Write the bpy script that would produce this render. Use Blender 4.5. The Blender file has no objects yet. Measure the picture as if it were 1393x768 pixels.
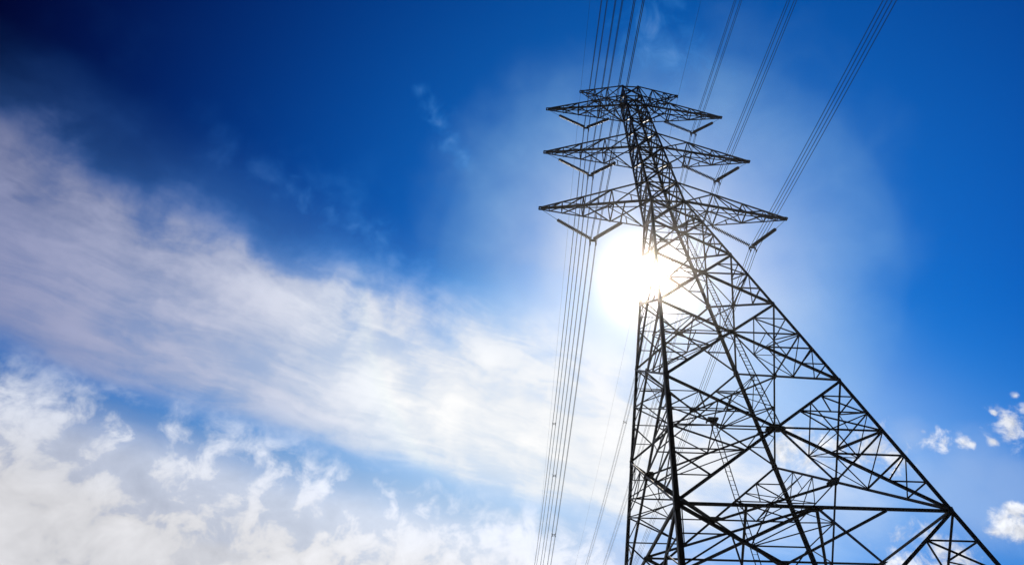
import bpy, math, random
from mathutils import Vector, Matrix
random.seed(7)
sc = bpy.context.scene
COL = sc.collection
R = math.radians

# ------------------------------------------------------------------ camera
U = 1.5                      # metres per drawing unit of the tower survey
ZG = 28.06                   # ground lies 28.06 units under the waist of the tower
CAM = Vector((-9.698, -20.381, -26.993))
YAW, PITCH, ROLL = 0.0423, 0.79469, 0.00968
SUN = Vector((0.26086376, 0.66304194, 0.7016591)).normalized()

def m(p):                    # survey units -> metres, ground at z = 0
    return Vector((p[0]*U, p[1]*U, (p[2]+ZG)*U))

fwd = Vector((math.sin(YAW)*math.cos(PITCH), math.cos(YAW)*math.cos(PITCH), math.sin(PITCH)))
rgt = Vector((math.cos(YAW), -math.sin(YAW), 0))
up = rgt.cross(fwd)
r2 = math.cos(ROLL)*rgt + math.sin(ROLL)*up
u2 = -math.sin(ROLL)*rgt + math.cos(ROLL)*up
cam = bpy.data.cameras.new('camera')
cam.sensor_width = 36.0
cam.lens = 787.785/1393*36
cam.clip_start, cam.clip_end = 0.1, 20000
camo = bpy.data.objects.new('camera', cam); COL.objects.link(camo)
mw = Matrix((r2, u2, -fwd)).transposed().to_4x4()
mw.translation = m(CAM)
camo.matrix_world = mw
sc.camera = camo

# ------------------------------------------------------------------ node helper
class Nodes:
    def __init__(s, tree): s.t = tree; s.t.nodes.clear()
    def new(s, typ, **kw):
        n = s.t.nodes.new(typ)
        for k, v in kw.items(): setattr(n, k, v)
        return n
    def put(s, sock, v):
        if isinstance(v, bpy.types.NodeSocket): s.t.links.new(v, sock)
        else: sock.default_value = v
    def math(s, op, a, b=0.0, c=0.0, clamp=False):
        n = s.new('ShaderNodeMath', operation=op, use_clamp=clamp)
        s.put(n.inputs[0], a); s.put(n.inputs[1], b); s.put(n.inputs[2], c)
        return n.outputs[0]
    def add(s, a, b): return s.math('ADD', a, b)
    def sub(s, a, b): return s.math('SUBTRACT', a, b)
    def mul(s, a, b): return s.math('MULTIPLY', a, b)
    def step(s, x, lo, hi, a=0.0, b=1.0, smooth=True):
        n = s.new('ShaderNodeMapRange', interpolation_type='SMOOTHSTEP' if smooth else 'LINEAR')
        n.clamp = True
        s.put(n.inputs[0], x)
        for i, v in zip((1, 2, 3, 4), (lo, hi, a, b)): s.put(n.inputs[i], v)
        return n.outputs[0]
    def xyz(s, x, y, z=0.0):
        n = s.new('ShaderNodeCombineXYZ')
        for i, v in enumerate((x, y, z)): s.put(n.inputs[i], v)
        return n.outputs[0]
    def noise(s, vec, scale, detail=8.0, rough=0.55, dist=0.0):
        n = s.new('ShaderNodeTexNoise')
        s.put(n.inputs['Vector'], vec); n.inputs['Scale'].default_value = scale
        n.inputs['Detail'].default_value = detail; n.inputs['Roughness'].default_value = rough
        n.inputs['Distortion'].default_value = dist
        return n.outputs[0]
    def mix(s, f, a, b):
        n = s.new('ShaderNodeMix', data_type='RGBA')
        s.put(n.inputs[0], f); s.put(n.inputs[6], a); s.put(n.inputs[7], b)
        return n.outputs[2]
    def scale(s, v, f):
        n = s.new('ShaderNodeVectorMath', operation='SCALE')
        s.put(n.inputs[0], v); s.put(n.inputs['Scale'], f)
        return n.outputs[0]
    def vadd(s, a, b):
        n = s.new('ShaderNodeVectorMath', operation='ADD'); s.put(n.inputs[0], a); s.put(n.inputs[1], b)
        return n.outputs[0]
    def vmul(s, a, b):
        n = s.new('ShaderNodeVectorMath', operation='MULTIPLY'); s.put(n.inputs[0], a); s.put(n.inputs[1], b)
        return n.outputs[0]
    def exp(s, x, k):        # e^(-x/k)
        return s.math('EXPONENT', s.mul(x, -1.0/k))

# ------------------------------------------------------------------ sky: clear blue, a cirrus band, altocumulus, a few cumulus
world = bpy.data.worlds.new('World'); sc.world = world
world.use_nodes = True
N = Nodes(world.node_tree)
tc = N.new('ShaderNodeTexCoord'); D = tc.outputs['Generated']
sep = N.new('ShaderNodeSeparateXYZ'); N.put(sep.inputs[0], D)
dx, dy, dz = sep.outputs
dot = N.new('ShaderNodeVectorMath', operation='DOT_PRODUCT'); N.put(dot.inputs[0], D); dot.inputs[1].default_value = SUN
ang = N.mul(N.math('ARCCOSINE', N.math('MINIMUM', dot.outputs['Value'], 0.9999999)), 57.29578)   # degrees from the sun
sky = N.new('ShaderNodeTexSky', sky_type='NISHITA')
sky.sun_disc = False
sky.sun_elevation = math.asin(SUN.z); sky.sun_rotation = math.atan2(SUN.x, SUN.y)
sky.air_density = 1.0; sky.dust_density = 0.6; sky.ozone_density = 3.0; sky.altitude = 200
def exp3(k, amp=(1, 1, 1), ref=0.0, cap=None, lo=0.0):
    """per-channel amp * e^(-(ang-ref)/k): how fast the brightness falls off away from the sun"""
    o = []
    for kk, aa in zip(k, amp):
        v = N.mul(N.math('EXPONENT', N.mul(N.sub(ref, N.math('MAXIMUM', ang, lo)), 1.0/kk)), aa)
        o.append(N.math('MINIMUM', v, cap) if cap else v)
    return N.xyz(*o)
# a polarised, contrasty blue: the sky's own colour, deepened, falling off away from the sun
fall = N.step(ang, 66.0, 22.0)
blue = N.vmul(sky.outputs[0], N.xyz(N.mul(fall, 0.006), N.mul(N.math('POWER', fall, 1.5), 0.375), N.mul(fall, 0.98)))
zc = N.math('MAXIMUM', dz, 0.06)
px, py = N.math('DIVIDE', dx, zc), N.math('DIVIDE', dy, zc)          # the flat cloud layer, seen from below
P = N.xyz(px, py, 0.0)
blue = N.vmul(blue, N.mix(N.step(py, 0.7, 1.7), (1, 1, 1, 1), (1.0, 1.35, 1.12, 1)))
along = N.add(N.mul(px, 0.87), N.mul(py, 0.49))
across = N.add(N.mul(px, -0.49), N.mul(py, 0.87))
Q = N.xyz(along, across, 0.0)
n_big = N.noise(P, 1.1, 3.0, 0.5)
n_mid = N.noise(P, 2.6, 9.0, 0.55, 0.3)
n_mid2 = N.noise(D, 11.0, 9.0, 0.54, 0.25)
n_soft = N.noise(D, 5.0, 6.0, 0.5, 0.2)
n_streak = N.noise(N.vmul(Q, (1.0, 2.3, 1.0)), 1.7, 10.0, 0.52, 0.6)
wob = N.add(N.add(across, N.mul(N.sub(n_big, 0.5), 0.16)), N.mul(N.sub(n_mid, 0.5), 0.20))
# pale air lower down
left = N.step(px, 1.1, 0.1)
air = N.mul(N.step(across, 0.75, 1.7), N.add(0.10, N.mul(left, 0.82)))
air = N.math('MAXIMUM', air, N.mul(N.step(py, 0.9, 2.2), 0.28))
col = N.mix(air, blue, exp3((17.0, 28.0, 65.0), (0.85, 2.55, 6.0), 46.0, 8.6))
# bright thin veil round the sun, ending in the faint edge of a halo
vang = N.add(ang, N.add(N.mul(N.sub(n_soft, 0.5), 10.0), N.mul(N.sub(n_mid2, 0.5), 6.0)))
veil = N.add(N.mul(N.step(vang, 24.5, 1.0), 0.78), N.mul(N.step(ang, 21.4, 20.2), 0.03))
col = N.mix(veil, col, N.mix(N.step(ang, 22.0, 7.0), (3.6, 7.0, 9.8, 1), (7.2, 7.8, 8.9, 1)))
# whiter where the cirrus thins out below the sun
lowveil = N.mul(N.mul(N.step(across, N.step(along, 0.2, 1.0, 0.95, 0.35), N.step(along, 0.2, 1.0, 1.6, 1.25)), N.step(along, 3.6, 1.5)), N.mul(N.step(ang, 42.0, 7.0), 0.84))
col = N.mix(N.mul(lowveil, N.add(0.75, N.mul(n_streak, 0.5))), col, (8.3, 8.6, 9.3, 1))
# cirrus band
film = N.mul(N.step(N.add(wob, N.mul(N.sub(n_mid2, 0.5), 0.25)), 0.76, 1.0), N.step(along, 0.25, -0.25, 0.0, 0.15))
band = N.math('MAXIMUM', N.step(N.add(wob, N.mul(N.sub(n_mid2, 0.5), 0.20)), N.step(along, 0.0, 1.0, 0.88, 0.50), N.step(along, -0.2, 1.0, 1.24, 1.36)), film)
band = N.mul(band, N.step(wob, 1.98, 1.58))
band = N.mul(band, N.step(along, 3.4, 0.9))
fib = N.noise(N.vmul(N.vadd(Q, N.scale(N.xyz(n_mid2, n_soft, 0.0), 0.25)), (1.5, 4.0, 1.0)), 2.6, 9.0, 0.62, 0.5)
tex = N.add(N.add(N.mul(n_streak, 0.38), N.mul(n_mid2, 0.34)), N.mul(fib, 0.28))
cirrus = N.mul(band, N.add(0.58, N.mul(N.step(tex, 0.40, 0.58), 0.42)))
wisp = N.mul(N.step(n_mid2, 0.46, 0.72), N.mul(N.step(wob, 0.60, 0.98), N.mul(N.step(wob, 1.3, 1.0), N.mul(0.26, N.step(along, -0.9, 0.1)))))
cirrus = N.math('MAXIMUM', cirrus, wisp)
def lumps(items):
    d_ = None
    for cx, cy, cz, cr in items:
        ds = N.new('ShaderNodeVectorMath', operation='DISTANCE'); N.put(ds.inputs[0], D); ds.inputs[1].default_value = (cx, cy, cz)
        e = N.sub(1.0, N.mul(ds.outputs['Value'], 1.0/cr))
        d_ = e if d_ is None else N.math('MAXIMUM', d_, e)
    return N.math('MAXIMUM', d_, -2.0)
WISP = ((-0.1328, 0.4417, 0.8873, 0.0191), (-0.1163, 0.4653, 0.8775, 0.0241), (-0.0993, 0.4890, 0.8666, 0.0292), (-0.0795, 0.5116, 0.8556, 0.0319), (-0.0592, 0.5360, 0.8421, 0.0321), (-0.3316, 0.5558, 0.7623, 0.0258), (-0.3054, 0.5740, 0.7597, 0.0285), (-0.2728, 0.5976, 0.7540, 0.0337), (-0.2389, 0.6161, 0.7506, 0.0317), (-0.1978, 0.6393, 0.7430, 0.0370), (0.2249, 0.3374, 0.9141, 0.0682), (0.2669, 0.3610, 0.8936, 0.0684))
n_wisp = N.noise(D, 24.0, 10.0, 0.62, 0.8)
stray = N.mul(N.step(N.add(lumps(WISP), N.mul(N.sub(n_wisp, 0.5), 3.2)), 0.0, 1.7), 0.24)
cirrus = N.math('MAXIMUM', cirrus, stray)
ccol = N.scale(exp3((22.5, 23.5, 38.0), (3.05, 3.3, 5.1), 53.0, 9.6), N.add(0.70, N.mul(tex, 0.62)))
ccol = N.vmul(ccol, N.mix(N.step(cirrus, 0.0, 0.7), (0.08, 0.50, 1.15, 1), (1, 1, 1, 1)))
col = N.mix(N.mul(cirrus, 0.96), col, ccol)
# altocumulus lower down, closing up towards the horizon
n_puff = N.noise(N.vmul(D, (1.0, 1.0, 1.2)), 19.0, 9.0, 0.58, 0.3)
puff = N.add(N.mul(n_puff, 0.70), N.mul(n_soft, 0.30))
cover = N.step(wob, 1.72, 2.9, -0.04, 0.20, smooth=False)
alto = N.mul(N.step(N.add(puff, cover), 0.42, 0.66), N.step(wob, 1.66, 2.05))
alto = N.math('MAXIMUM', alto, N.step(wob, 2.35, 3.0, 0.0, 0.92))
alto = N.math('MAXIMUM', alto, N.step(wob, 1.85, 2.3, 0.0, 0.74))
azim = N.mul(N.math('ARCTAN2', dx, dy), 57.29578)
alto = N.mul(alto, N.mul(N.step(azim, 34.0, 12.0), N.step(azim, -150.0, -110.0)))
acol = N.mix(N.step(wob, 1.9, 2.8), (7.6, 8.0, 9.0, 1), (8.0, 7.9, 8.0, 1))
acol = N.scale(acol, N.add(N.step(ang, 55.0, 25.0, 0.93, 1.15), N.mul(N.sub(n_puff, 0.5), 0.7)))
col = N.mix(N.mul(alto, 0.92), col, acol)
# a thin high veil on the far right
RVEIL = ((0.6179, 0.6999, 0.3582, 0.0582), (0.6356, 0.6968, 0.3325, 0.0519), (0.6330, 0.6782, 0.3734, 0.0482), (0.6564, 0.6687, 0.3492, 0.0467), (0.5865, 0.6870, 0.4290, 0.0265), (0.5158, 0.7794, 0.3557, 0.0620))
v2 = N.mul(N.step(N.add(lumps(RVEIL), N.mul(N.sub(n_mid2, 0.5), 2.0)), -0.5, 0.9), 0.26)
col = N.mix(v2, col, (6.3, 7.3, 8.8, 1))
# cumulus puffs low on the right: direction and angular size of each lump
CUM = ((0.6750, 0.6161, 0.4060, 0.0226), (0.6696, 0.6268, 0.3984, 0.0170), (0.6796, 0.6016, 0.4197, 0.0132), (0.6053, 0.6747, 0.4224, 0.0151), (0.6149, 0.6722, 0.4123, 0.0099), (0.5985, 0.6766, 0.4290, 0.0071), (0.6310, 0.6608, 0.4063, 0.0088), (0.6379, 0.6578, 0.4005, 0.0049), (0.6556, 0.6426, 0.3966, 0.0067), (0.6760, 0.5948, 0.4351, 0.0057), (0.6586, 0.6210, 0.4249, 0.0048), (0.6613, 0.6780, 0.3210, 0.0138), (0.6501, 0.6935, 0.3107, 0.0166), (0.6405, 0.7052, 0.3042, 0.0111), (0.6615, 0.6875, 0.2994, 0.0145), (0.5651, 0.7708, 0.2942, 0.0311), (0.5880, 0.7523, 0.2972, 0.0230), (0.6076, 0.7406, 0.2870, 0.0207), (0.5429, 0.7873, 0.2921, 0.0217), (0.5525, 0.7182, 0.4229, 0.0271), (0.5346, 0.7317, 0.4229, 0.0190), (0.5705, 0.7152, 0.4038, 0.0164), (0.4637, 0.7627, 0.4509, 0.0265), (0.4925, 0.7465, 0.4475, 0.0239), (0.4406, 0.7775, 0.4487, 0.0178), (0.4755, 0.7649, 0.4345, 0.0218), (0.5100, 0.7411, 0.4367, 0.0150))
dens = N.add(N.mul(lumps(CUM), 0.8), 0.18)
n_cu = N.noise(D, 34.0, 9.0, 0.62, 0.3)
cu = N.step(N.add(dens, N.mul(N.sub(n_cu, 0.5), 4.4)), -0.05, 1.25)
cu = N.mul(cu, N.step(dens, -1.0, 0.0))
n_sh = N.noise(N.vadd(D, (0.003, 0.004, 0.010)), 34.0, 9.0, 0.62, 0.3)
cucol = N.scale((0.97, 0.985, 1.02), N.add(8.6, N.mul(N.sub(n_cu, n_sh), 12.0)))
col = N.mix(N.mul(cu, 0.92), col, cucol)
# the sun's disc and the small bright aureole it makes in the thin cloud
glow = N.add(N.mul(N.exp(ang, 0.8), 22.0), N.mul(N.exp(ang, 3.0), 0.4))
col = N.vadd(col, N.scale((1.0, 0.985, 0.96), glow))
col = N.vadd(col, N.scale((1.0, 0.96, 0.88), N.step(ang, 0.9, 0.5, 0.0, 120.0)))
bg = N.new('ShaderNodeBackground'); N.put(bg.inputs[0], col); bg.inputs[1].default_value = 0.1
wo = N.new('ShaderNodeOutputWorld'); N.put(wo.inputs[0], bg.outputs[0])

# ------------------------------------------------------------------ sun
sl = bpy.data.lights.new('sun', 'SUN'); sl.energy = 4.0; sl.angle = R(0.5); sl.color = (1.0, 0.90, 0.76)
so = bpy.data.objects.new('sun', sl); COL.objects.link(so)
so.rotation_euler = SUN.to_track_quat('Z', 'Y').to_euler()
so.location = SUN*200

vs = sc.view_settings
vs.view_transform = 'Standard'; vs.look = 'None'; vs.exposure = 0.0; vs.gamma = 1.0; vs.use_curve_mapping = False

# ------------------------------------------------------------------ materials
def steel(name, base, rough, var=0.35):
    mt = bpy.data.materials.new(name); mt.use_nodes = True
    n = Nodes(mt.node_tree)
    c = n.new('ShaderNodeTexCoord').outputs['Object']
    f = n.noise(c, 1.7, 6.0, 0.6); g = n.noise(c, 14.0, 4.0, 0.6)
    k = n.add(n.mul(f, 0.7), n.mul(g, 0.3))
    lo = tuple(x*(1-var) for x in base)+(1,); hi = tuple(x*(1+var) for x in base)+(1,)
    b = n.new('ShaderNodeBsdfPrincipled')
    n.put(b.inputs['Base Color'], n.mix(n.step(k, 0.35, 0.65), lo, hi))
    n.put(b.inputs['Roughness'], n.step(g, 0.3, 0.7, rough-0.08, rough+0.1))
    b.inputs['Metallic'].default_value = 0.25
    n.put(n.new('ShaderNodeOutputMaterial').inputs[0], b.outputs[0])
    return mt
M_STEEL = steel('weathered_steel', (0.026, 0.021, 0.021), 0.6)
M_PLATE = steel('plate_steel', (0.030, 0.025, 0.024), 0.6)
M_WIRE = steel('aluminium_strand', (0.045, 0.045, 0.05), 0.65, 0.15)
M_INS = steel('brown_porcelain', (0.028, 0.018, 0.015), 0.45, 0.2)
def ground_mat():
    mt = bpy.data.materials.new('grass_ground'); mt.use_nodes = True
    n = Nodes(mt.node_tree)
    c = n.new('ShaderNodeTexCoord').outputs['Object']
    a = n.noise(c, 0.05, 6.0, 0.6); b2 = n.noise(c, 2.5, 8.0, 0.7)
    k = n.add(n.mul(a, 0.5), n.mul(b2, 0.5))
    colr = n.mix(n.step(k, 0.4, 0.62), (0.050, 0.055, 0.035, 1), (0.10, 0.088, 0.066, 1))
    b = n.new('ShaderNodeBsdfPrincipled'); n.put(b.inputs['Base Color'], colr); b.inputs['Roughness'].default_value = 0.95
    n.put(n.new('ShaderNodeOutputMaterial').inputs[0], b.outputs[0])
    return mt

# ------------------------------------------------------------------ mesh builder
THICK = 1.15
class MB:
    def __init__(s): s.v = []; s.f = []; s.sm = []
    def prism(s, prof, a, b, ax, ay, prof2=None):
        n = len(prof); o = len(s.v)
        for end, pr in ((a, prof), (b, prof2 or prof)):
            for (x, y) in pr: s.v.append(end + ax*x + ay*y)
        s.f.append(tuple(o+i for i in reversed(range(n)))); s.f.append(tuple(o+n+i for i in range(n)))
        for i in range(n):
            j = (i+1) % n
            s.f.append((o+i, o+j, o+n+j, o+n+i))
    def angle(s, p, q, w, nrm, t=None, off=0.0, flip=False):
        """steel L angle from p to q: one leg in the face with outward normal nrm, the other turned inwards"""
        d = q-p
        if d.length < 1e-4: return
        d.normalize()
        u = nrm.cross(d)
        if u.length < 1e-3: u = d.orthogonal()
        u.normalize(); nn = d.cross(u).normalized()
        if nn.dot(nrm) < 0: nn = -nn
        if flip: u = -u
        w = w*THICK
        def prof(w):
            tt = t or max(0.012, w*0.13)
            h = w/2
            return [(-h, 0), (h, 0), (h, -tt), (-h+tt, -tt), (-h+tt, -w*0.85), (-h, -w*0.85)]
        o = nn*off
        s.prism(prof(w), p+o, q+o, u, nn)
    def box(s, c, hx, hy, hz):
        o = len(s.v)
        for a in (-1, 1):
            for b in (-1, 1):
                for e in (-1, 1): s.v.append(c + hx*a + hy*b + hz*e)
        for f in ((0,1,3,2),(4,6,7,5),(0,4,5,1),(2,3,7,6),(0,2,6,4),(1,5,7,3)): s.f.append(tuple(o+i for i in f))
    def plate(s, c, ux, uy, outline, th):
        nz = ux.cross(uy).normalized()
        s.prism(outline, c-nz*th/2, c+nz*th/2, ux, uy)
    def tube(s, pts, r, n=6):
        o = len(s.v); k = len(pts)
        for i, p in enumerate(pts):
            d = (pts[min(i+1, k-1)]-pts[max(i-1, 0)]).normalized()
            a = d.cross(Vector((0, 0, 1)))
            if a.length < 0.05: a = d.cross(Vector((1, 0, 0)))
            a.normalize(); b = d.cross(a)
            rr = r[i] if isinstance(r, (list, tuple)) else r
            for j in range(n):
                t = 2*math.pi*j/n
                s.v.append(p + a*math.cos(t)*rr + b*math.sin(t)*rr)
        for i in range(k-1):
            for j in range(n):
                j2 = (j+1) % n
                s.f.append((o+i*n+j, o+i*n+j2, o+(i+1)*n+j2, o+(i+1)*n+j)); s.sm.append(len(s.f)-1)
        s.f.append(tuple(o+j for j in reversed(range(n)))); s.f.append(tuple(o+(k-1)*n+j for j in range(n)))
    def build(s, name, mat, parent=None):
        me = bpy.data.meshes.new(name)
        org = parent.matrix_basis.translation if parent and parent.parent is None else Vector((0, 0, 0))
        me.from_pydata([tuple(v) for v in s.v], [], s.f)
        for i in s.sm: me.polygons[i].use_smooth = True
        me.materials.append(mat); me.update()
        o = bpy.data.objects.new(name, me); COL.objects.link(o)
        if parent: o.parent = parent
        return o
def tag(o, label, cat, group=None):
    o['label'] = label; o['category'] = cat
    if group: o['group'] = group
    return o
def empty(name, loc=(0, 0, 0)):
    o = bpy.data.objects.new(name, None); COL.objects.link(o); o.location = loc; o.empty_display_size = 0.5
    return o
def lerp(a, b, t): return a + (b-a)*t
V = Vector

# ------------------------------------------------------------------ ground
g = MB(); S_ = 6000.0
g.v = [V((-S_, -S_, 0)), V((S_, -S_, 0)), V((S_, S_, 0)), V((-S_, S_, 0))]; g.f = [(0, 1, 2, 3)]
gr = g.build('ground', ground_mat()); gr['kind'] = 'structure'

# ------------------------------------------------------------------ the lattice tower
Z0, Z1, Z2, Z3, Z4, ZB, ZM, ZT, ZP = -19.352, -14.068, -9.473, -5.547, -2.312, 0.0, 6.004, 11.915, 14.965
ZF = -25.9                   # top of the stub legs
def hw(z):                   # half width of the square body, survey units
    return 1+(4.183-1)*(z/Z0) if z <= 0 else 1+(0.641-1)*(z/ZP)
CORNER = {'A': (-1, 1), 'B': (-1, -1), 'C': (1, 1), 'D': (1, -1)}
def leg(k, z):
    w = hw(z); return m((CORNER[k][0]*w, CORNER[k][1]*w, z))
FACES = [('B', 'D', V((0, -1, 0))), ('D', 'C', V((1, 0, 0))), ('C', 'A', V((0, 1, 0))), ('A', 'B', V((-1, 0, 0)))]
tower = empty('transmission_tower')
tag(tower, 'tall dark steel lattice transmission tower with six pointed crossarms standing against the sun', 'pylon')

LV = [ZF, Z0, Z1, Z2, Z3, Z4, ZB]
LEGW = [0.24, 0.235, 0.225, 0.215, 0.205, 0.20, 0.195]
UPZ = [0.0, 1.9, 3.95, ZM, 7.8, 9.85, ZT, 13.4, ZP]
# legs
LEGB = {k: MB() for k in CORNER}
for k, (sx, sy) in CORNER.items():
    b = LEGB[k]
    zz = [-ZG-0.2]+LV+UPZ[1:]
    ww = [0.24]+LEGW+[0.20, 0.20, 0.195, 0.19, 0.185, 0.18, 0.16, 0.15]
    for i in range(len(zz)-1):
        p, q = leg(k, zz[i]), leg(k, zz[i+1])
        def prof(w):
            t = w*0.12
            return [(0, 0), (w, 0), (w, t), (t, t), (t, w), (0, w)]
        ax, ay = V((-sx, 0, 0)), V((0, -sy, 0))
        pr, pr2 = prof(ww[i]), prof(ww[i+1])
        if sx*sy < 0: pr, pr2 = pr[::-1], pr2[::-1]
        b.prism(pr, p, q, ax, ay, pr2)
        # splice plates at the joints
        if 0 < i and zz[i] < 5:
            d = (q-p).normalized(); w = ww[i]
            for e, n in ((ax, V((0, sy, 0))), (ay, V((sx, 0, 0)))):
                u = (e-d*e.dot(d)).normalized()
                b.box(p+u*w*0.55+n*0.012, u*w*0.42, d*w*1.6, d.cross(u)*0.011)

OFFS = [0]
def joff():
    OFFS[0] = (OFFS[0]+1) % 9
    return -0.012*OFFS[0]
def xcz(zt, zb):
    wt, wb = hw(zt), hw(zb); s = wt/(wt+wb)
    return zt+(zb-zt)*s
#         top   bottom  upper/lower subdivisions, diagonal, strut, redundant widths
PAN = [(Z0, ZF, 2, 2, .12, .08, .055), (Z1, Z0, 2, 2, .115, .07, .052), (Z2, Z1, 1, 2, .12, .068, .050), (Z3, Z2, 1, 1, .135, .078, .055),
       (Z4, Z3, 1, 1, .13, .075, .058), (ZB, Z4, 0, 1, .125, .075, .06)]
mids = {}
for fi, (ka, kb, nrm) in enumerate(FACES):
    lat = MB()
    dl, hl, pl, sl_ = [], [], [], []
    for pi, (zt, zb, nu, nl, wd, ws, wr) in enumerate(PAN):
        zx = xcz(zt, zb)
        X = lerp(leg(ka, zx), leg(kb, zx), 0.5)
        for a, b_, o in ((ka, kb, -0.015), (kb, ka, -0.05)):
            d = MB(); d.angle(leg(a, zt), leg(b_, zb), wd, nrm, off=o, flip=(o < -0.03)); dl.append(d)
        # centre gusset on the crossing
        s = wd*1.5
        side = nrm.cross(V((0, 0, 1)))
        pm = MB()
        pm.plate(X+nrm*0.004, side, V((0, 0, 1)), [(-s*1.5, -s*.5), (-s*.8, -s*.95), (s*.8, -s*.95), (s*1.5, -s*.5), (s*1.5, s*.5), (s*.8, s*.95), (-s*.8, s*.95), (-s*1.5, s*.5)], 0.02)
        if pi in (0, 1):
            pm.plate(X-nrm*0.22, side, -nrm, [(-.50, -.18), (-.30, -.28), (.30, -.28), (.50, -.18), (.50, .12), (.26, .26), (-.26, .26), (-.50, .12)], 0.05)
        pl.append(pm)
        for k, o in ((ka, kb), (kb, ka)):
            mm = leg(k, zx); h = lerp(X, mm, 0.5)
            hs = MB(); hs.angle(X, mm, ws, nrm, off=-0.03); hl.append(hs)
            up_, lo_ = MB(), MB(); sl_ += [up_, lo_]
            pts = []
            for i in range(1, nu+1):
                z = lerp(zt, zx, i/(nu+1))
                pts.append((lerp(leg(k, zt), X, i/(nu+1)), leg(k, z)))
            for i, (p, q) in enumerate(pts):
                up_.angle(p, q, wr, nrm, off=joff())
                nq = pts[i+1][1] if i+1 < len(pts) else mm
                up_.angle(p, nq, wr*1.15, nrm, off=joff())
                if i == 0 and len(pts) == 2:
                    up_.angle(p, lerp(pts[1][0], pts[1][1], 0.45), wr, nrm, off=joff())
            if pts and nu == 2:
                up_.angle(pts[-1][0], h, wr, nrm, off=joff()); up_.angle(pts[-1][1], h, wr, nrm, off=joff())
            low = []
            for j in range(1, nl+1):
                z = lerp(zx, zb, j/(nl+1))
                low.append((lerp(X, leg(k, zb), j/(nl+1)), leg(k, z)))
            prev = mm
            for j, (p, q) in enumerate(low):
                lo_.angle(prev, p, wr*1.25, nrm, off=joff())
                lo_.angle(p, q, wr*(1.3 if j == 0 else 1), nrm, off=joff())
                prev = q
            mids[(fi, pi, k)] = dict(X=X, h=h, m=mm, pm=lerp(leg(k, zt), X, 0.5), n1=low[0][0] if low else None)
        # joint gussets on the legs
        for k in (ka, kb):
            c = leg(k, zt); s = wd*1.25
            dirn = (lerp(leg(ka, zt), leg(kb, zt), 0.5)-c).normalized()
            LEGB[k].plate(c+dirn*s*0.9+nrm*0.006, dirn, V((0, 0, 1)), [(-s*.9, -s*1.2), (s*.5, -s*.9), (s*1.0, -s*.2), (s*.8, s*.5), (-s*.9, s*1.0)], 0.018)
    # horizontals at the portal level and at the waist
    for z, w in ((Z0, .11), (ZB, .12)):
        h = MB(); h.angle(leg(ka, z), leg(kb, z), w, nrm, off=-0.08); hl.append(h)
    # the slender upper body: crossed bays
    for i in range(len(UPZ)-1):
        za, zb = UPZ[i], UPZ[i+1]
        for a, b_, o in ((ka, kb, -0.01), (kb, ka, -0.035)):
            lat.angle(leg(a, za), leg(b_, zb), .125, nrm, off=o, flip=(o < -0.03))
        h = MB(); h.angle(leg(ka, zb), leg(kb, zb), 0.14 if i in (2, 5) else .10, nrm, off=-0.06); hl.append(h)
        zc_ = xcz(za, zb)
        lat.angle(leg(ka, zc_), leg(kb, zc_), .08, nrm, off=-0.055)
        for k in (ka, kb):
            c = leg(k, zb); dirn = (lerp(leg(ka, zb), leg(kb, zb), 0.5)-c).normalized(); s = .13
            LEGB[k].plate(c+dirn*s*.8+nrm*0.005, dirn, V((0, 0, 1)), [(-s*.8, -s*1.3), (s*.8, -s*.6), (s*.8, s*.6), (-s*.8, s*1.3)], 0.014)
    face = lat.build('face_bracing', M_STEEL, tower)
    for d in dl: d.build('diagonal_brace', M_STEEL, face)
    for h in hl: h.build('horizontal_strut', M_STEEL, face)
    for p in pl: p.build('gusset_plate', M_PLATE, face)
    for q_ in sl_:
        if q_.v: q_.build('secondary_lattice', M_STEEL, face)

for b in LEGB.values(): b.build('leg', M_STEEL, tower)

UPV = V((0, 0, 1))
# plan bracing: diamonds at the lower crossings with hips in the corners
for pi, wp in ((1, .11), (2, .08), (3, .06)):
    plan = MB(); hips = []
    Xs = [mids[(fi, pi, FACES[fi][0])]['X'] for fi in range(4)]
    for fi in range(4):
        a, b = Xs[fi], Xs[(fi+1) % 4]
        plan.angle(a, b, wp, UPV, off=-0.02)
        if pi > 2: continue
        hip = MB(); hips.append(hip)
        k = FACES[fi][1]
        S = lerp(a, b, 0.5)
        m1, m2 = mids[(fi, pi, k)], mids[((fi+1) % 4, pi, k)]
        for e in (m1, m2):
            hip.angle(S, e['pm'], .05, (e['pm']-S).orthogonal().normalized())
            hip.angle(S, e['h'], .05, UPV)
            if e['n1'] is not None: hip.angle(S, e['n1'], .055, UPV)
        hip.angle(m1['pm'], m2['h'], .05, (m1['pm']-m2['h']).orthogonal().normalized())
        hip.angle(m2['pm'], m1['h'], .05, (m2['pm']-m1['h']).orthogonal().normalized())
        hip.angle(m1['n1'], m2['n1'], .055, UPV)
    po = plan.build('plan_bracing', M_STEEL, tower)
    for h in hips: h.build('hip_bracing', M_STEEL, po)
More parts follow.
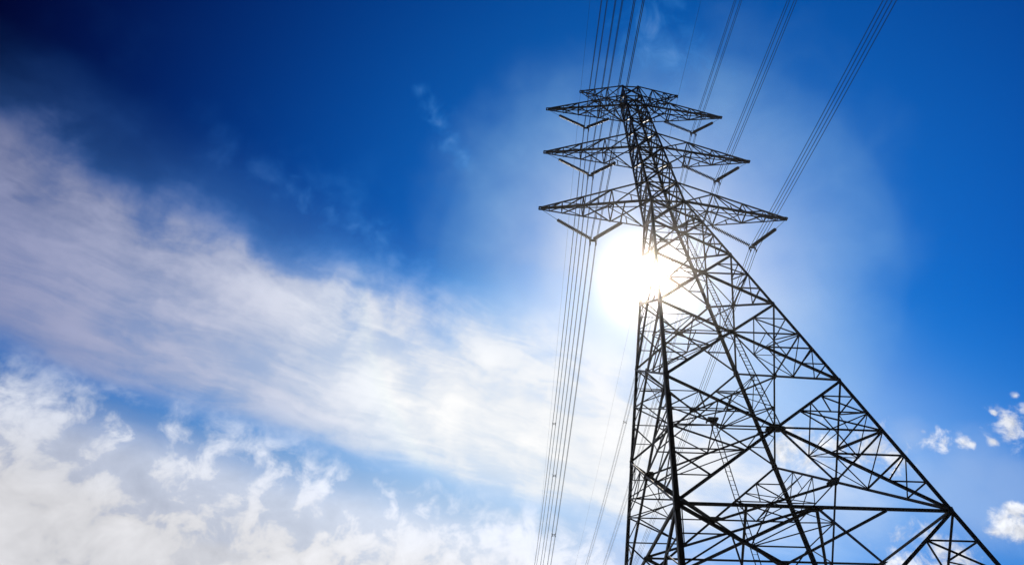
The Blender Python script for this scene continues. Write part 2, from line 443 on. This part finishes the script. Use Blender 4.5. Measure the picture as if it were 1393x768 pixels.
# portal level
plan = MB()
w0 = hw(Z0)
def p0(x, y): return m((x*w0, y*w0, Z0))
MID = [p0(0, -1), p0(1, 0), p0(0, 1), p0(-1, 0)]
for i in range(4): plan.angle(MID[i], MID[(i+1) % 4], .12, UPV, off=-0.03)
plan.angle(MID[1], MID[3], .08, UPV, off=-0.05)
for x in (-1, 1):
    plan.angle(p0(0, -1), p0(x, 1), .11, UPV, off=-0.06*x-0.1)
    plan.angle(p0(.5*x, -1), p0(.12*x, .25), .09, UPV, off=-0.09)
pp = plan.build('plan_bracing', M_STEEL, tower)
for c, ux, uy in ((MID[0], V((1, 0, 0)), V((0, 1, 0))), (MID[1], V((0, 1, 0)), V((-1, 0, 0))), (MID[3], V((0, 1, 0)), V((1, 0, 0)))):
    q_ = MB(); q_.plate(c+uy*.10+V((0, 0, -.10)), ux, uy, [(-.42, -.08), (.42, -.08), (.34, .16), (.12, .30), (-.12, .30), (-.34, .16)], .022)
    q_.build('gusset_plate', M_PLATE, pp)
# waist and arm levels
for z in (ZB, 1.9, ZM, 7.8, ZT, 13.4):
    plan = MB()
    for a, b in (('A', 'D'), ('B', 'C')):
        plan.angle(leg(a, z), leg(b, z), .075, UPV, off=-0.06 if a == 'A' else -0.03)
    plan.build('plan_bracing', M_STEEL, tower)

# ladders and the small rest platform
def ladder(p, q, side, gap=0.34):
    b = MB(); d = (q-p); L = d.length; d.normalize(); nn = d.cross(side).normalized()
    for s in (-1, 1):
        b.box(lerp(p, q, .5)+side*s*gap/2, d*L/2, side*0.030, nn*0.012)
    n = int(L/0.3)
    for i in range(1, n):
        c = p+d*(L*i/n); b.box(c, side*(gap/2), d*0.011, nn*0.011)
    for i in range(0, n, 9):
        c = p+d*(L*i/n)
        for s in (-1, 1): b.box(c+side*s*gap/2+nn*0.07, side*0.02, d*0.012, nn*0.09)
    return b.build('ladder', M_STEEL, tower)
def fpt(sy, x, z, inset): return m((x, sy*(hw(z)-inset), z))
ladder(fpt(-1, 0.1, xcz(Z1, Z0)+.05, .10), fpt(-1, 0.05, ZB+.2, .08), V((1, 0, 0)))
ladder(fpt(1, 1.9, -21.5, .12), fpt(1, .78, -12.0, .12), V((1, 0, 0)).lerp(V((1, 0, 0)), 0))
pf = MB(); c = fpt(1, .72, -12.05, .25)
pf.plate(c, V((1, 0, 0)), V((0, 1, 0)), [(-.35, -.3), (.35, -.3), (.35, .3), (-.35, .3)], .05)
for sx in (-1, 1): pf.box(c+V((sx*.33, 0, -.08)), V((.03, 0, 0)), V((0, .34, 0)), V((0, 0, .05)))
pf.build('rest_platform', M_PLATE, tower)

# crossarms
def crossarm(sx, zb, zt, L, ztip, peak=False):
    lat = MB(); ch = []
    k1, k2 = ('B', 'A') if sx < 0 else ('D', 'C')
    tip = m((sx*L, 0, ztip))
    def ends(sy, top):
        k = k1 if sy < 0 else k2
        a = leg(k, zt if top else zb)
        return a, tip+V((-sx*.12, sy*.10, (.10 if top else -.02)))
    def at(sy, top, t):
        a, b = ends(sy, top); return lerp(a, b, t)
    for sy in (-1, 1):
        for top in (False, True):
            a, b = ends(sy, top)
            w = (.12 if not top else .075) if not peak else .075
            if not top and sy > 0 and not peak: w = .095
            c = MB(); c.angle(a, b, w*1.32, V((0, sy, 0)), off=0.0, flip=(sx*sy > 0)); ch.append(c)
    st = [0, .33, .60, .80, .92] if not peak else [0, .36, .66, .86]
    for i in range(len(st)):
        t = st[i]; w = .086 if i < 3 else .06
        if i > 0:
            for sy in (-1, 1): lat.angle(at(sy, 0, t), at(sy, 1, t), w, V((0, sy, 0)), off=-.01)
            for top in (0, 1): lat.angle(at(-1, top, t), at(1, top, t), w, UPV, off=-.02)
        if i+1 < len(st):
            t2 = st[i+1]
            for sy in (-1, 1):           # side faces
                a, b = (at(sy, 1, t), at(sy, 0, t2)) if i % 2 else (at(sy, 0, t), at(sy, 1, t2))
                lat.angle(a, b, w, V((0, sy, 0)), off=-.025)
            for top in (0, 1):           # top and bottom faces
                a, b = at(-1, top, t), at(1, top, t2)
                lat.angle(a, b, w, UPV, off=-.03)
                if i < 2 and not top: lat.angle(at(1, top, t), at(-1, top, t2), w, UPV, off=-.05)
            if i < 2:
                tm = (t+t2)/2
                for sy in (-1, 1): lat.angle(lerp(at(sy, 0, t), at(sy, 1, t2), .5), at(sy, 0, tm), .065, V((0, sy, 0)), off=-.04)
    if not peak:                          # cross beam that carries the inner insulator string
        t = (2.45*U-abs(leg(k1, zb).x))/(L*U-abs(leg(k1, zb).x))
        lat.angle(at(-1, 0, t), at(1, 0, t), .09, UPV, off=-.04)
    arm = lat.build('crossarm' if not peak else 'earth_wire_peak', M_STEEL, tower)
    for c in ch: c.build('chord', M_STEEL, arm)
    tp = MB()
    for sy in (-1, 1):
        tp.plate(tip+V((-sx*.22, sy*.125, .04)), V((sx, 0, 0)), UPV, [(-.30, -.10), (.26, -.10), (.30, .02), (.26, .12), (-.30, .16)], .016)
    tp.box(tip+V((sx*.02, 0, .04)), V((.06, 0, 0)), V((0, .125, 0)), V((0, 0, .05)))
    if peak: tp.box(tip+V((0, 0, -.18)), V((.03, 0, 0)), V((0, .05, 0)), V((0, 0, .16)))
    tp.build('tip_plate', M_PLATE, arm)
ARMS = [('lowest', ZB, 1.9, 7.285, 0.0), ('middle', ZM, 7.8, 6.81, 6.05), ('top', ZT, 13.4, 6.428, 11.88)]
for nm, zb, zt, L, ztip in ARMS:
    for sx in (-1, 1): crossarm(sx, zb, zt, L, ztip)
for sx in (-1, 1): crossarm(sx, ZT+.1, ZP, 3.75, 14.9, True)

# ------------------------------------------------------------------ V insulator strings, hung from the arms
def string_mesh(L):
    b = MB(); n = max(8, int(round(L/0.145))); pitch = L/n; pts, rr = [], []
    for i in range(n):
        z = i*pitch
        for dz, r in ((0.0, .042), (.025, .060), (.040, .140), (.055, .158), (.078, .154), (.095, .075), (.12, .046)):
            pts.append(V((0, 0, -(z+dz*pitch/0.145)))); rr.append(r)
    o = len(b.v); k = len(pts); ns = 12
    for p, r in zip(pts, rr):
        for j in range(ns):
            t = 2*math.pi*j/ns; b.v.append(p+V((math.cos(t)*r, math.sin(t)*r, 0)))
    for i in range(k-1):
        for j in range(ns):
            j2 = (j+1) % ns; b.f.append((o+i*ns+j, o+(i+1)*ns+j, o+(i+1)*ns+j2, o+i*ns+j2)); b.sm.append(len(b.f)-1)
    b.f.append(tuple(range(ns))); b.f.append(tuple(reversed(range((k-1)*ns, k*ns))))
    me = bpy.data.meshes.new('insulator_string'); me.from_pydata([tuple(v) for v in b.v], [], b.f)
    for i in b.sm: me.polygons[i].use_smooth = True
    me.materials.append(M_INS); return me
VS = {'lowest': ((2.62, -1.0), (4.43, -2.62), (6.28, -1.0)), 'middle': ((2.23, 5.22), (4.0, 3.68), (5.87, 5.30)), 'top': ((2.0, 10.92), (3.77, 9.52), (5.55, 11.05))}
OFF = 0.24
SID = {-1: 'left', 1: 'right'}
for nm, zb, zt, L, ztip in ARMS:
    (xi, zi), (xv, zv), (xo, zo) = VS[nm]
    for sx in (-1, 1):
        vtx = m((sx*xv, 0, zv))
        root = empty('insulator_assembly', vtx)
        ends = {-1: 'hanging beneath the left half of the %s crossarm', 1: 'hanging beneath the right half of the %s crossarm'}
        tag(root, 'dark V-shaped pair of ribbed insulator strings '+ends[sx] % nm, 'insulator', 'V insulators under the crossarms')
        for (x, z, anchor, lab) in ((xi, zi, m((sx*2.45, 0, zb-.03)), 'inner'), (xo, zo, m((sx*(L-.05), 0, ztip-.02)), 'outer')):
            top = m((sx*x, 0, z)); d = (top-vtx); Ls = d.length-0.16
            st = bpy.data.objects.new('insulator_string', string_mesh(Ls)); COL.objects.link(st); st.parent = root
            st.rotation_euler = d.to_track_quat('Z', 'Y').to_euler(); st.location = d
            lk = MB(); lk.tube([d*0.995, anchor-vtx], .017, 6)
            lk.box(d*1.005, V((.05, 0, 0)), V((0, .02, 0)), V((0, 0, .05)))
            lk.build('link_rod', M_STEEL, root)
        yk = MB()
        for sy in (-1, 1):
            yk.plate(V((0, sy*.035, -.06)), V((1, 0, 0)), UPV, [(-.28, -.14), (.28, -.14), (.30, -.06), (.12, .10), (-.12, .10), (-.30, -.06)], .014)
        yoke = yk.build('yoke_plate', M_PLATE, root)
        for ox in (-1, 1):
            cb = MB()
            cb.box(V((ox*OFF, 0, -.36)), V((.018, 0, 0)), V((0, .05, 0)), V((0, 0, .26)))
            for oz in (0, 1): cb.tube([V((ox*OFF, -.20, -.24-oz*.36)), V((ox*OFF, -.07, -.20-oz*.36)), V((ox*OFF, .07, -.20-oz*.36)), V((ox*OFF, .20, -.24-oz*.36))], [.022, .05, .05, .022], 8)
            cb.build('suspension_clamp', M_PLATE, root)

# ------------------------------------------------------------------ conductors
LINE = {-1: (0.030, 0.12, 0.0012, 105.0), 1: (0.050, 0.04, 0.0006, 140.0)}   # slew, slope, curvature and length of the far span, per circuit
def wire_at(side, x0, z0, y):
    slew, sl_b, cv, far = LINE[side]
    if y < 0: return m((x0+0.040*y, y, z0-0.19*abs(y)+0.0012*y*y))
    return m((x0+slew*y, y, z0-sl_b*y+cv*y*y))
def path(side, x0, z0):
    pts = []; y = -62.0
    while y <= LINE[side][3]:
        pts.append(wire_at(side, x0, z0, y))
        y += 1.0 if abs(y) < 8 else 3.0
    return pts
def conductor(pts, r, label, cat, grp):
    b = MB(); b.tube(pts, r, 6)
    o = b.build('conductor' if cat == 'power line' else 'earth_wire', M_WIRE)
    return tag(o, label, cat, grp)
SPAN = {}
for nm, zb, zt, L, ztip in ARMS:
    xv, zv = VS[nm][1]
    for sx in (-1, 1):
        for ox, oxn in ((-1, 'left'), (1, 'right')):
            for oz, ozn in ((0, 'upper'), (1, 'lower')):
                pts = path(sx, sx*xv, zv)
                sh = V((ox*OFF, 0, -.20-oz*.36))
                conductor([p+sh for p in pts], .021, '%s %s wire of the four-wire bundle held under the %s %s crossarm' % (ozn, oxn, SID[sx], nm), 'power line', 'bundled conductors of the line')
for sx in (-1, 1):
    pts = [m((sx*3.75+.04*y, y, 14.72-.05*abs(y)+.0004*y*y)) for y in range(-62, 106, 2)]
    conductor(pts, .011, 'thin single earth wire running from the %s tip of the tower peak' % SID[sx], 'earth wire', 'earth wires at the tower top')
# spacers clamped on the bundles
def spacer(sx, nm, y, words):
    xv, zv = VS[nm][1]
    c = wire_at(sx, sx*xv, zv, y)+V((0, 0, -.38))
    root = empty('bundle_spacer', c)
    tag(root, words, 'spacer', 'spacers on the wire bundles')
    fr = MB()
    for a in (-1, 1):
        fr.box(V((0, 0, a*.10)), V((.24, 0, 0)), V((0, .025, 0)), V((0, 0, .022)))
        fr.box(V((a*.14, 0, 0)), V((.022, 0, 0)), V((0, .025, 0)), V((0, 0, .10)))
    f = fr.build('frame', M_PLATE, root)
    for a in (-1, 1):
        for b_ in (-1, 1):
            cl = MB(); cl.tube([V((a*OFF, -.08, b_*.18)), V((a*OFF, .08, b_*.18))], .045, 8)
            cl.box(V((a*.20, 0, b_*.14)), V((.05, 0, 0)), V((0, .02, 0)), V((0, 0, .03)))
            cl.build('clamp', M_PLATE, root)
spacer(-1, 'top', 33.4, 'small square spacer clamping the four wires of the left top bundle')
spacer(-1, 'middle', 33.5, 'small square spacer clamping the four wires of the left middle bundle')
spacer(-1, 'lowest', 32.5, 'small square spacer clamping the four wires of the left lowest bundle')
spacer(1, 'top', 35.8, 'small square spacer clamping the four wires of the right top bundle')

# ------------------------------------------------------------------ thin scattering volume added to stand in for lens glare round the sun
hz = MB(); hz.box(V((0, 80, 32.75)), V((120, 0, 0)), V((0, 205, 0)), V((0, 0, 33.75)))
hm = bpy.data.materials.new('glare_haze'); hm.use_nodes = True
n = Nodes(hm.node_tree)
pv = n.new('ShaderNodeVolumePrincipled'); pv.inputs['Color'].default_value = (1.0, 0.965, 0.92, 1)
pv.inputs['Density'].default_value = 0.00038; pv.inputs['Anisotropy'].default_value = 0.984
n.put(n.new('ShaderNodeOutputMaterial').inputs['Volume'], pv.outputs[0])
ho = hz.build('glare_haze', hm); ho['kind'] = 'stuff'
